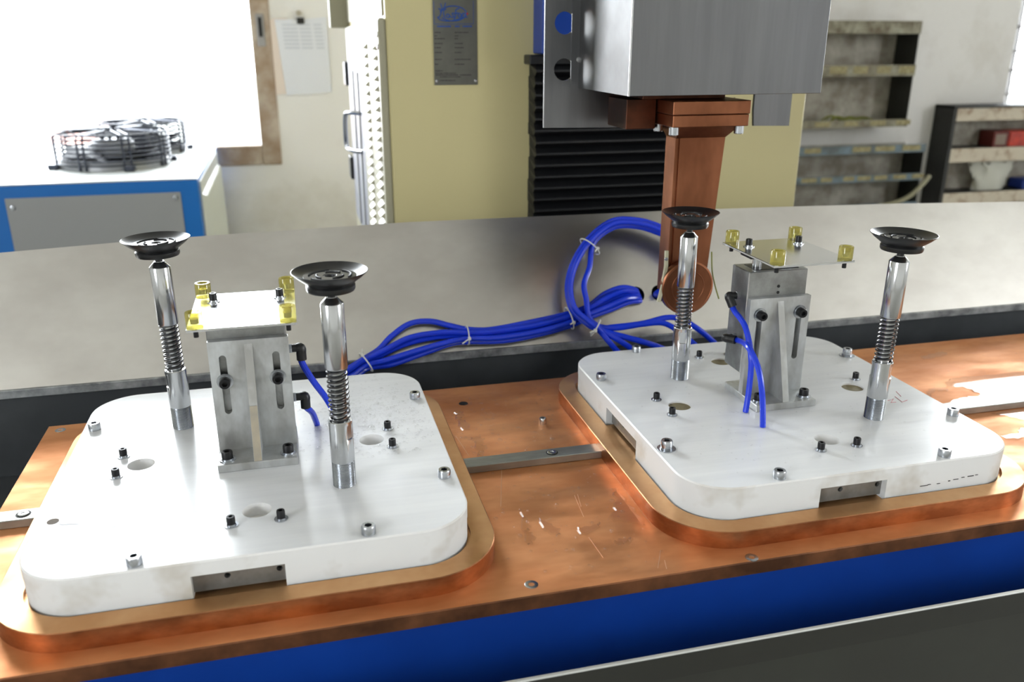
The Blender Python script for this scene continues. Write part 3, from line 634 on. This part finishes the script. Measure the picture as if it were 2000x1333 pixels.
part('handle', MB().tube(smooth([(XC0-.012, 1.66, hz[0]), (XC0-.038, 1.70, hz[0]), (XC0-.05, 1.73, hz[0]-.012), (XC0-.05, 1.75, hz[1]+.012), (XC0-.038, 1.72, hz[1]), (XC0-.012, 1.68, hz[1])], 5), .006, 8), 'chrome', col)
for q in ((1.115, .563), (1.115, .54), (1.53, .545)): part('door_screw', MB().lathe([(.006, 0), (.006, .002), (0, .004)], 12, (XC0-.016, q[0], q[1]), (-1, 0, 0)), 'zinc', dr)

# nameplate
NX0, NX1, NZ0, NZ1 = .741, .8325, .4645, .70
npl = thing('nameplate', ((NX0+NX1)/2, YC, NZ0), 'grey metal nameplate with blue logo riveted to the cream column', 'nameplate')
part('plate', MB().box(NX0, NX1, YC-.002, YC-.0003, NZ0, NZ1, .0004), 'nameplate', npl)
for x in (NX0+.005, NX1-.005):
    for z in (NZ0+.008, NZ1-.008): part('rivet', MB().lathe([(.0034, 0), (.003, .0014), (0, .002)], 14, (x, YC-.002, z), (0, -1, 0)), 'chrome', npl)
yi = YC-.0023
def npx(px, py): p = at_y(820+px*140/1037, py*180/1333, YC-.002); return (p.x, yi, p.z)
lg = MB()
ell = [npx(500+190*math.cos(a)-20, 195-108*math.sin(a)) for a in [(-2.6+i*.2) for i in range(29)]]
lg.tube(ell, .0010, 5)
for pl in ([(300, 50), (318, 130), (300, 210), (265, 265)], [(372, 40), (345, 150), (350, 230), (370, 262)], [(270, 120), (320, 150), (380, 130)],
           [(430, 215), (395, 205), (385, 240), (415, 255), (432, 225), (440, 255)], [(500, 195), (470, 190), (470, 215), (498, 232), (480, 252), (452, 245)],
           [(570, 120), (520, 150), (520, 230), (490, 290)], [(500, 195), (555, 185)], [(580, 190), (555, 205), (570, 250), (600, 235), (590, 195)], [(610, 250), (620, 195), (650, 200), (650, 240), (690, 250)],
           [(255, 240), (290, 285), (400, 305), (520, 290), (640, 250)]):
    lg.tube(smooth([npx(*p) for p in pl], 4), .0011, 5)
part('logo', lg, 'ink_blue', npl)
fr = MB()
for pl in ([(200, 20), (208, 348)], [(208, 348), (775, 345)], [(775, 345), (772, 10)]): fr.tube([npx(*p) for p in pl], .0005, 4)
for a, b in ((248, 460), (505, 572), (618, 760)):
    k = a
    while k < b-14:
        ww = random.choice((14, 18, 24)); p, q = npx(k, 370), npx(min(k+ww, b), 392); fr.box(p[0], q[0], yi-.0002, yi+.0003, q[2], p[2]); k += ww+6
part('blue_print', fr, 'ink_blue', npl)
sd = npx(685, 198); part('red_star', MB().lathe([(.0024, 0), (.0022, .0004), (0, .0004)], 5, sd, (0, -1, 0)), 'ink_red', npl)
tx = MB(); rows = [(470, 215, 300, 505, 720), (520, 215, 250, 505, 560), (560, 215, 370, 505, 560), (630, 215, 330, 505, 630), (690, 215, 300, 505, 640), (760, 220, 320, 505, 600), (860, 220, 330, 505, 740), (930, 220, 270, 505, 640), (1025, 230, 345, 0, 0), (1060, 230, 520, 0, 0), (1085, 232, 560, 580, 750), (1112, 290, 600, 0, 0), (1165, 290, 520, 0, 0)]
for y, a, b, c, d in rows:
    for s, e_ in ((a, b), (c, d)):
        k = s
        while k < e_-8:
            ww = random.choice((10, 16, 22)); p, q = npx(k, y-7), npx(min(k+ww, e_), y+7); tx.box(p[0], q[0], yi+.0001, yi+.0003, q[2], p[2]); k += ww+7
part('small_print', tx, 'ink_dark', npl)

# bellows and blue guard in front of the column
XB0, XB1 = .944, 1.30
bw = thing('bellows', ((XB0+XB1)/2, YC-.04, -.1), 'black pleated bellows on the cream column behind the head', 'bellows')
NP = 26; zt_b, zb_b = .505, -.12
for i in range(NP):
    z1 = zt_b-(zt_b-zb_b)*i/NP; z0 = zt_b-(zt_b-zb_b)*(i+1)/NP; zm = (z0+z1)/2; dx = random.uniform(-.002, .002)
    prof = [(YC-.035, z1), (YC-.066, zm+.002), (YC-.066, zm-.002), (YC-.035, z0)]
    m2 = MB(); v = []
    for x, s in ((XB0+dx, -1), (XB1+dx, 1)): v += [(x+s*(.003 if j in (1, 2) else -.003), y, z) for j, (y, z) in enumerate(prof)]+[(x, YC-.001, z1), (x, YC-.001, z0)]
    m2.add(v, [(0, 1, 7, 6), (1, 2, 8, 7), (2, 3, 9, 8), (4, 0, 6, 10), (3, 5, 11, 9), (0, 4, 5, 3, 2, 1), (6, 7, 8, 9, 11, 10)][:7])
    part('pleat', m2, 'bellows', bw, angle=0)
part('top_bracket', MB().box(XB0-.012, XB1+.012, YC-.05, YC-.001, zt_b, .524, .002), 'black_plastic', bw)
solo('slide_guard', MB().box(XB0+.008, XB1-.01, YC-.07, YC-.001, .526, 1.5, .002), 'blue_paint', 'blue guard on the column seen beside and through the head plate', 'guard')

# ================================================================== chiller cabinet and fans
ch = thing('chiller_cabinet', (-.35, 2.9, ZF), 'blue and grey cabinet with pale top in front of the window', 'cabinet')
X0, X1, Y0, Y1, ZTOP = -1.15, .124, 2.42, 3.38, .1
part('cabinet_frame', MB().box(X0, X1, Y0, Y1, ZF, ZTOP-.006, .003), 'blue_cabinet', ch)
part('top_sheet', MB().box(X0, X1, Y0, Y1, ZTOP-.0059, ZTOP, .002), 'cabinet_top', ch)
fp = part('front_panel', MB().box(-.484, .064, Y0-.004, Y0-.0003, -.62, .054, .0015), 'cabinet_grey', ch)
for px in ((25, 407), (343, 386)):
    q = at_y(px[0], px[1], Y0-.004); part('panel_screw', MB().lathe([(.009, 0), (.009, .002), (.004, .003), (0, .001)], 12, q, (0, -1, 0)), 'zinc', fp)
part('side_panel', MB().box(X1+.0003, X1+.004, Y0+.05, Y1-.05, -.75, ZTOP-.02), 'cabinet_top', ch)
for i in range(22):
    y = Y0+.09+.036*i
    m2 = MB(); m2.add([(X1+.004, y, .03), (X1+.004, y+.026, .03), (X1+.02, y+.02, .02), (X1+.004, y, -.55), (X1+.004, y+.026, -.55), (X1+.02, y+.02, -.54)], [(0, 2, 1), (3, 4, 5), (0, 3, 5, 2), (1, 2, 5, 4)])
    part('side_slat', m2, 'cabinet_top', ch, angle=0)
def fan(cx, cy, R, label):
    t = thing('cooling_fan', (cx, cy, ZTOP), label, 'fan', 'fans on the cabinet')
    H = .125
    part('base_ring', MB().lathe([(R*.98, 0), (R*.98, .012), (R*.94, .03), (R*.90, .03), (R*.90, 0)], 40, (cx, cy, ZTOP)), 'fan_motor', t)
    for k in range(8): 
        z = ZTOP+.02+(H-.02)*k/7; part('guard_ring', MB().tube([(cx+R*math.cos(2*pi*i/44), cy+R*math.sin(2*pi*i/44), z) for i in range(44)], .0032, 5, closed=True), 'fan_wire', t)
    for k in range(1, 7):
        rr = R*k/7; part('top_ring', MB().tube([(cx+rr*math.cos(2*pi*i/36), cy+rr*math.sin(2*pi*i/36), ZTOP+H) for i in range(36)], .0022, 5, closed=True), 'fan_wire', t)
    for k in range(8):
        a = pi/8+k*pi/4
        for off in (-.012, .012):
            u = Vector((math.cos(a), math.sin(a), 0)); s_ = Vector((-u.y, u.x, 0))*off; c = Vector((cx, cy, ZTOP))
            part('guard_rod', MB().tube([c+u*R+s_+Vector((0, 0, .002)), c+u*R+s_+Vector((0, 0, H-.01)), c+u*(R-.012)+s_+Vector((0, 0, H)), c+u*R*.3+s_+Vector((0, 0, H+.006)), c+u*.03+s_+Vector((0, 0, H-.03))], .0042, 5), 'fan_wire', t)
        if k % 2 == 0:
            u = Vector((math.cos(a), math.sin(a), 0)); q = Vector((cx, cy, ZTOP))+u*(R+.012)
            part('foot', MB().box(q.x-.018, q.x+.018, q.y-.018, q.y+.018, ZTOP, ZTOP+.018, .003), 'fan_wire', t)
    part('motor', MB().lathe([(R*.36, .035), (R*.38, .04), (R*.38, .085), (R*.34, .095), (R*.15, .1), (0, .1)], 28, (cx, cy, ZTOP)), 'fan_motor', t)
    for k in range(5):
        a = 2*pi*k/5+.3; m2 = MB(); v = []
        for rr, da, z in ((.35, -.1, .06), (.35, .5, .03), (.88, .65, .028), (.88, .05, .07)): v.append((cx+R*rr*math.cos(a+da), cy+R*rr*math.sin(a+da), ZTOP+z))
        v += [(p[0], p[1], p[2]-.003) for p in v]; m2.add(v, [(0, 1, 2, 3), (7, 6, 5, 4), (0, 4, 5, 1), (1, 5, 6, 2), (2, 6, 7, 3), (3, 7, 4, 0)]); part('blade', m2, 'fan_blade', t)
fan(-.205, 2.84, .2, 'front wire-caged cooling fan on the pale cabinet top'); fan(-.15, 3.24, .17, 'rear wire-caged cooling fan nearest the window sill')

# ================================================================== papers on the wall
pp = thing('paper_sheets', (.52, YB, .32), 'white printed sheets clipped to the wall beside the window', 'paper')
def sheet(corners, y, m, name, th=.0015, curl=0):
    q = [at_y(a, b, y) for a, b in corners]; mb = MB(); mb.slab([(p.x, p.z) for p in q], [], 0, th, frame=lambda p: (p[0], y-p[2]-curl*max(0, (.5-p[1])), p[1])); return part(name, mb, m, pp)
sheet([(540, 185), (533, 184), (526, 40), (532, 36), (560, 36), (575, 182)], YB-.004, 'paper_old', 'old_sheet')
top = sheet([(560, 186), (648, 180), (637, 33), (592, 38), (536, 38)], YB-.007, 'paper', 'front_sheet')
pr = MB()
for r_ in range(7):
    for (a, b) in ((550, 580), (584, 606), (612, 628)):
        p, q = at_y(a+r_, 47+r_*7.5, YB-.0096), at_y(b+r_, 50+r_*7.5, YB-.0096); pr.box(p.x, q.x, YB-.0098, YB-.0090, q.z, p.z)
part('printed_lines', pr, 'print_grey', top)
q = at_y(587, 40, YB-.012); part('clip', MB().box(q.x-.016, q.x+.016, YB-.018, YB-.006, q.z-.014, q.z+.012, .002), 'black_plastic', pp)
part('nail', MB().lathe([(.006, 0), (.006, .02), (.012, .021), (.012, .026), (0, .026)], 12, (q.x-.006, YB, q.z+.03), (0, -1, 0)), 'weld_rust', pp)

# ================================================================== racks on the back wall
def rack(name, label, xl, xr, yf, bars, side, back, mbar, mback, labs):
    zs = [b for q in bars for b in q]; t = thing(name, ((xl+xr)/2, YB, min(zs)), label, 'shelf', 'wall racks')
    part('back_sheet', MB().box(xl, xr, YB-.008, YB-.001, back[0], back[1]), mback, t)
    part('side_wall', MB().box(xr-.004, xr, yf+.004, YB-.0082, side[0], side[1]), 'rack_dark', t)
    for i, (a, b) in enumerate(bars):
        s = part('shelf_edge', MB().box(xl, xr+.006, yf, yf+.004, a, b, .001), mbar, t); part('shelf_floor', MB().box(xl, xr, yf+.0042, YB-.0085, a, a+.004), mbar, t)
        for (p0, p1) in labs[i]:
            ll = part('paper_label', MB().box(p0, p1, yf-.0015, yf-.0002, a+(b-a)*.25, b-(b-a)*.12), 'label_yellow', s)
    return t
YR = 3.27
X = lambda px, py: at_y(px, py, YR).x
lab = lambda y, *px: [(X(a, y), X(b, y)) for a, b in px]
rack('wall_rack', 'upper wall rack with rusty labelled shelf edges', 2.55, X(1798, 60), YR, [(.578, .640), (.372, .428), (.116, .155)], (.12, .62), (.12, .64), 'rack', 'rack_back',
     [[], lab(130, (1622, 1655), (1668, 1696), (1714, 1740), (1757, 1787)), lab(238, (1592, 1622), (1650, 1676), (1700, 1730), (1750, 1778))])
rack('wall_rack', 'lower wall rack with bluish edges and yellowed labels', 2.5, 3.762, YR+.01, [(-.022, .022), (-.172, -.134), (-.335, -.290)], (-.335, .0), (-.335, .01), 'rack_blue', 'rack_back',
     [lab(290, (1574, 1606), (1668, 1703), (1712, 1750), (1765, 1800)), lab(345, (1568, 1598), (1606, 1628), (1650, 1671), (1677, 1703), (1710, 1735), (1747, 1772), (1783, 1806)), []])
gc = MB(); c0 = at_y(1628, 222, 3.34)
for k in range(14):
    a = random.uniform(-.4, .4); p = Vector((c0.x+random.uniform(-.13, .1), 3.34+random.uniform(-.03, .03), .122))
    gc.tube(smooth([p, p+Vector((.05, 0, random.uniform(.02, .05))), p+Vector((.11, a*.05, random.uniform(.02, .04))), p+Vector((.17, a*.08, .004))], 4), .004, 5)
solo('green_cord_bundle', gc, 'green_cord', 'tangle of yellow-green cord on the upper wall rack', 'cord')
solo('beige_hose', MB().tube(smooth([at_y(1815, 344, 3.22), at_y(1800, 362, 3.2), at_y(1778, 382, 3.2), at_y(1748, 396, 3.22), at_y(1700, 406, 3.25)], 5), .012, 8), 'beige_hose', 'beige hose hanging across the lower wall rack', 'hose')

su = thing('shelving_unit', (4.3, 3.37, ZF), 'dark-sided shelving unit with chipped pale shelf edges below the barred window', 'shelving')
YS = 3.30; s0 = at_y(1872, 208, YS).x
zsh = [(at_y(1872, 237, YS).z, at_y(1872, 212, YS).z), (at_y(1864, 318, YS).z, at_y(1864, 291, YS).z), (at_y(1860, 400, YS).z, at_y(1860, 378, YS).z)]
part('side_panel', MB().box(s0-.022, s0, YS, YB-.001, ZF, zsh[0][1]+.012), 'rack_dark', su)
part('back_panel', MB().box(s0, 6.0, YB-.012, YB-.001, ZF, zsh[0][1]), 'rack_back', su)
for a, b in zsh:
    part('shelf_edge', MB().box(s0, 6.0, YS, YS+.006, a, b, .001), 'shelf_paint', su); part('shelf_board', MB().box(s0, 6.0, YS+.0062, YB-.0125, b-.008, b-.0005), 'rack_dark', su)
part('top_board', MB().box(s0-.022, 6.0, YS-.004, YB-.001, zsh[0][1]+.0005, zsh[0][1]+.0118), 'rack_dark', su)
def unit(px, py, y=YS+.02): return at_y(px, py, y)
a, b = unit(1937, 290), unit(1972, 262)
rb = thing('red_carton', (a.x, YS+.07, zsh[1][1]), 'orange-red carton with grey print lying on the shelving unit', 'carton')
z0 = zsh[1][1]-.0004; part('carton_end', MB().box(a.x, b.x, YS+.02, YS+.13, z0, z0+.086, .002), 'red_dark', rb)
part('print_patch', MB().box(a.x+.014, b.x-.02, YS+.0185, YS+.0198, z0+.012, z0+.07), 'box_print', rb)
part('carton_body', MB().box(b.x+.0003, b.x+.24, YS+.015, YS+.13, z0, z0+.084, .004), 'red_box', rb)
# crumpled plastic bag
a, b = unit(1893, 394), unit(1990, 336); bx, bz = (a.x+b.x)/2, zsh[2][1]; wv = (b.x-a.x)/2
v = []; n, m_ = 26, 9
for j in range(m_):
    t = j/(m_-1)
    for i in range(n):
        an_ = 2*pi*i/n; wob = 1+.10*math.sin(an_*5+j*.8)+.06*math.sin(an_*9+2*j); r = wv*(.66+.36*t*t)*wob
        u_ = math.cos(an_); h = (.165+t*(.022*math.cos(3.2*pi*u_+.6)+.018*abs(u_)+.012*math.sin(an_*7)))*t; v.append((bx+r*math.cos(an_), YS+.068+.26*r*math.sin(an_), bz+h))
f = [(j*n+i, j*n+(i+1) % n, (j+1)*n+(i+1) % n, (j+1)*n+i) for j in range(m_-1) for i in range(n)]+[tuple(range(n))[::-1]]
solo('plastic_bag', MB().add(v, f), 'bag', 'crumpled clear plastic bag standing open on the shelving unit', 'bag')
q = unit(1985, 392); bb = MB(); bb.box(q.x+.02, q.x+.22, YS+.015, YS+.13, bz-.0004, bz+.055, .006); solo('blue_bin', bb, 'blue_bin', 'small dark blue container beside the plastic bag', 'container')

# ================================================================== water
def puddle(name, px, label, z=.0016):
    pts = [at_z(a, b, z) for a, b in px]; q = smooth([*pts, pts[0]], 4)[:-1]
    for i, p in enumerate(q): p.x += .0018*math.sin(i*1.9)+.001*math.sin(i*4.1); p.y += .0018*math.cos(i*2.3)
    ctr = (sum(p.x for p in q)/len(q), sum(p.y for p in q)/len(q)); o = [(p.x, p.y) for p in q]
    if sum(o[i][0]*o[(i+1) % len(o)][1]-o[(i+1) % len(o)][0]*o[i][1] for i in range(len(o))) < 0: o = o[::-1]
    # inset crown so the rim bends the light
    ins = []
    for i, p in enumerate(o):
        a, b = Vector(o[i-1]), Vector(o[(i+1) % len(o)]); t = (b-a).normalized() if (b-a).length > 1e-9 else Vector((1, 0)); nrm = Vector((-t.y, t.x)); ins.append((p[0]+nrm.x*.0022, p[1]+nrm.y*.0022))
    mb = MB(); N = len(o); base = [(p[0], p[1], .0002) for p in o]; topv = [(p[0], p[1], z) for p in ins]
    tri = tessellate_polygon([[Vector((p[0], p[1], 0)) for p in ins]]); ff = []
    for t in tri:
        A_ = sum(ins[t[i]][0]*ins[t[(i+1) % 3]][1]-ins[t[(i+1) % 3]][0]*ins[t[i]][1] for i in range(3)); ff.append(tuple(N+k for k in (t if A_ > 0 else t[::-1])))
    mb.add(base+topv, [(i, (i+1) % N, N+(i+1) % N, N+i) for i in range(N)]+ff)
    return solo(name, mb, 'water', label, 'puddle', 'water puddles on the copper table', angle=8)
puddle('water_puddle', [(1849, 757), (1850, 742), (1880, 736), (1940, 731), (2010, 724), (2060, 722), (2060, 770), (2010, 774), (1960, 780), (1905, 788), (1845, 789), (1862, 780), (1885, 775), (1912, 772), (1900, 764), (1880, 757)], 'large mirror-bright puddle behind the right steel bar')
puddle('water_puddle', [(1937, 808), (1965, 803), (2010, 797), (2060, 795), (2060, 818), (2010, 822), (1985, 818), (1960, 812)], 'bright puddle in front of the right steel bar')
puddle('water_puddle', [(1945, 851), (1985, 845), (1990, 836), (2030, 832), (2070, 834), (2070, 852), (2010, 855), (1975, 858)], 'bright puddle at the right edge beside the board corner')
puddle('water_puddle', [(1798, 696), (1822, 690), (1840, 686), (1850, 692), (1830, 698), (1805, 702)], 'small clear puddle near the rear edge of the table')
puddle('water_puddle', [(1808, 772), (1812, 762), (1822, 757), (1850, 758), (1848, 764), (1825, 764), (1818, 776)], 'thin curved puddle touching the right board')
puddle('water_puddle', [(886, 806), (903, 803), (906, 812), (900, 818), (914, 824), (918, 838), (900, 839), (893, 822)], 'small ragged puddle upper left between the rings')
puddle('water_puddle', [(920, 855), (936, 852), (946, 858), (944, 868), (952, 872), (945, 882), (945, 893), (935, 893), (930, 875)], 'ragged puddle just behind the middle steel bar')
puddle('water_puddle', [(1015, 1002), (1028, 1010), (1036, 1030), (1030, 1036), (1045, 1046), (1040, 1060), (1030, 1064), (1022, 1040)], 'narrow streak puddle left of the middle copper area')
puddle('water_puddle', [(1052, 1012), (1072, 1020), (1094, 1034), (1090, 1046), (1072, 1040), (1058, 1030)], 'ragged puddle in the middle of the front copper area')
puddle('water_puddle', [(1198, 962), (1205, 952), (1222, 975), (1245, 1000), (1262, 1025), (1240, 1022), (1215, 1018), (1190, 1012), (1200, 990)], 'broad shallow puddle along the right copper ring')
puddle('water_puddle', [(1200, 1056), (1215, 1050), (1232, 1052), (1222, 1060), (1205, 1062)], 'small oval puddle in front of the right copper ring')
puddle('water_puddle', [(1128, 1030), (1150, 1026), (1172, 1022), (1165, 1034), (1140, 1044), (1130, 1042)], 'shallow puddle left of the right copper ring')
for lab_, pl in (('thin bright bead of water along the left foot of the right copper ring', [(1100, 792), (1118, 812), (1135, 838), (1150, 858), (1166, 880)]), ('thin bright water bead at the ring foot in front of the middle bar', [(1183, 904), (1205, 932), (1228, 962), (1252, 994), (1276, 1024)])):
    q = [at_z(a, b, 0) for a, b in pl]; sm = smooth([(CR.x-.2613-.0006*(i % 2), p.y, .0006) for i, p in enumerate(q)], 8)
    solo('water_bead', MB().tube(sm, [.0011+.0007*abs(math.sin(i*.9)) for i in range(len(sm))], 8), 'drop', lab_, 'water')
def droplets(name, spots, z, label):
    mb = MB()
    for (x, y, r) in spots:
        n = 8; h = r*.72; v = []
        for k, (rr, zz) in enumerate(((1, 0), (.85, .55), (.5, .88))):
            for i in range(n): a = 2*pi*i/n; v.append((x+r*rr*math.cos(a), y+r*rr*math.sin(a), z+.0001+h*zz))
        v.append((x, y, z+.0001+h)); f = [(k*n+i, k*n+(i+1) % n, (k+1)*n+(i+1) % n, (k+1)*n+i) for k in range(2) for i in range(n)]+[(2*n+i, 2*n+(i+1) % n, 3*n) for i in range(n)]
        mb.add(v, f)
    return solo(name, mb, 'drop', label, 'water drops', kind='stuff', angle=80)
def far_from(p, rad=.02): return all((p[0]-hx)**2+(p[1]-hy)**2 > rad**2 for hx, hy in HOLES) and abs(p[0]) < HX-.006 and abs(p[1]) < HY-.006 and not (abs(p[0]) > HX-.05 and abs(p[1]) > HY-.05)
sp = []
while len(sp) < 850:
    x, y = random.gauss(.145, .05), random.gauss(.06, .07)
    if y < -.05 or not far_from((x, y)) or math.hypot(x-.0985, y+.1095) < .016: continue
    sp.append((CL.x+x, CL.y+y, random.uniform(.0009, .0022)+(.0012 if random.random() < .08 else 0)))
droplets('water_drops', sp, ZP, 'fine water drops sprinkled over the right part of the left board')
sp = []
while len(sp) < 170:
    x, y = random.uniform(-.2, .2), random.uniform(-.21, .2)
    if not far_from((x, y)) or (abs(x) < .05 and abs(y) < .055): continue
    sp.append((CR.x+x, CR.y+y, random.uniform(.0007, .0016)))
droplets('water_drops', sp, ZP, 'sparse fine water drops on the right board')
sp = []
while len(sp) < 330:
    x, y = random.uniform(.636, .82), random.uniform(.02, .55)
    if .275 < y < .312: continue
    if y < .27 and random.random() < .6: continue
    sp.append((x, y, random.uniform(.0008, .0026)*(1 if random.random() < .9 else 1.6)))
droplets('water_drops', sp, 0, 'scattered water drops on the copper between the two rings')
sp = []
while len(sp) < 150:
    x, y = random.uniform(1.4, 1.75), random.uniform(.05, .56)
    if .275 < y < .312: continue
    sp.append((x, y, random.uniform(.0006, .0018)))
droplets('water_drops', sp, 0, 'scattered water drops on the copper right of the right ring')
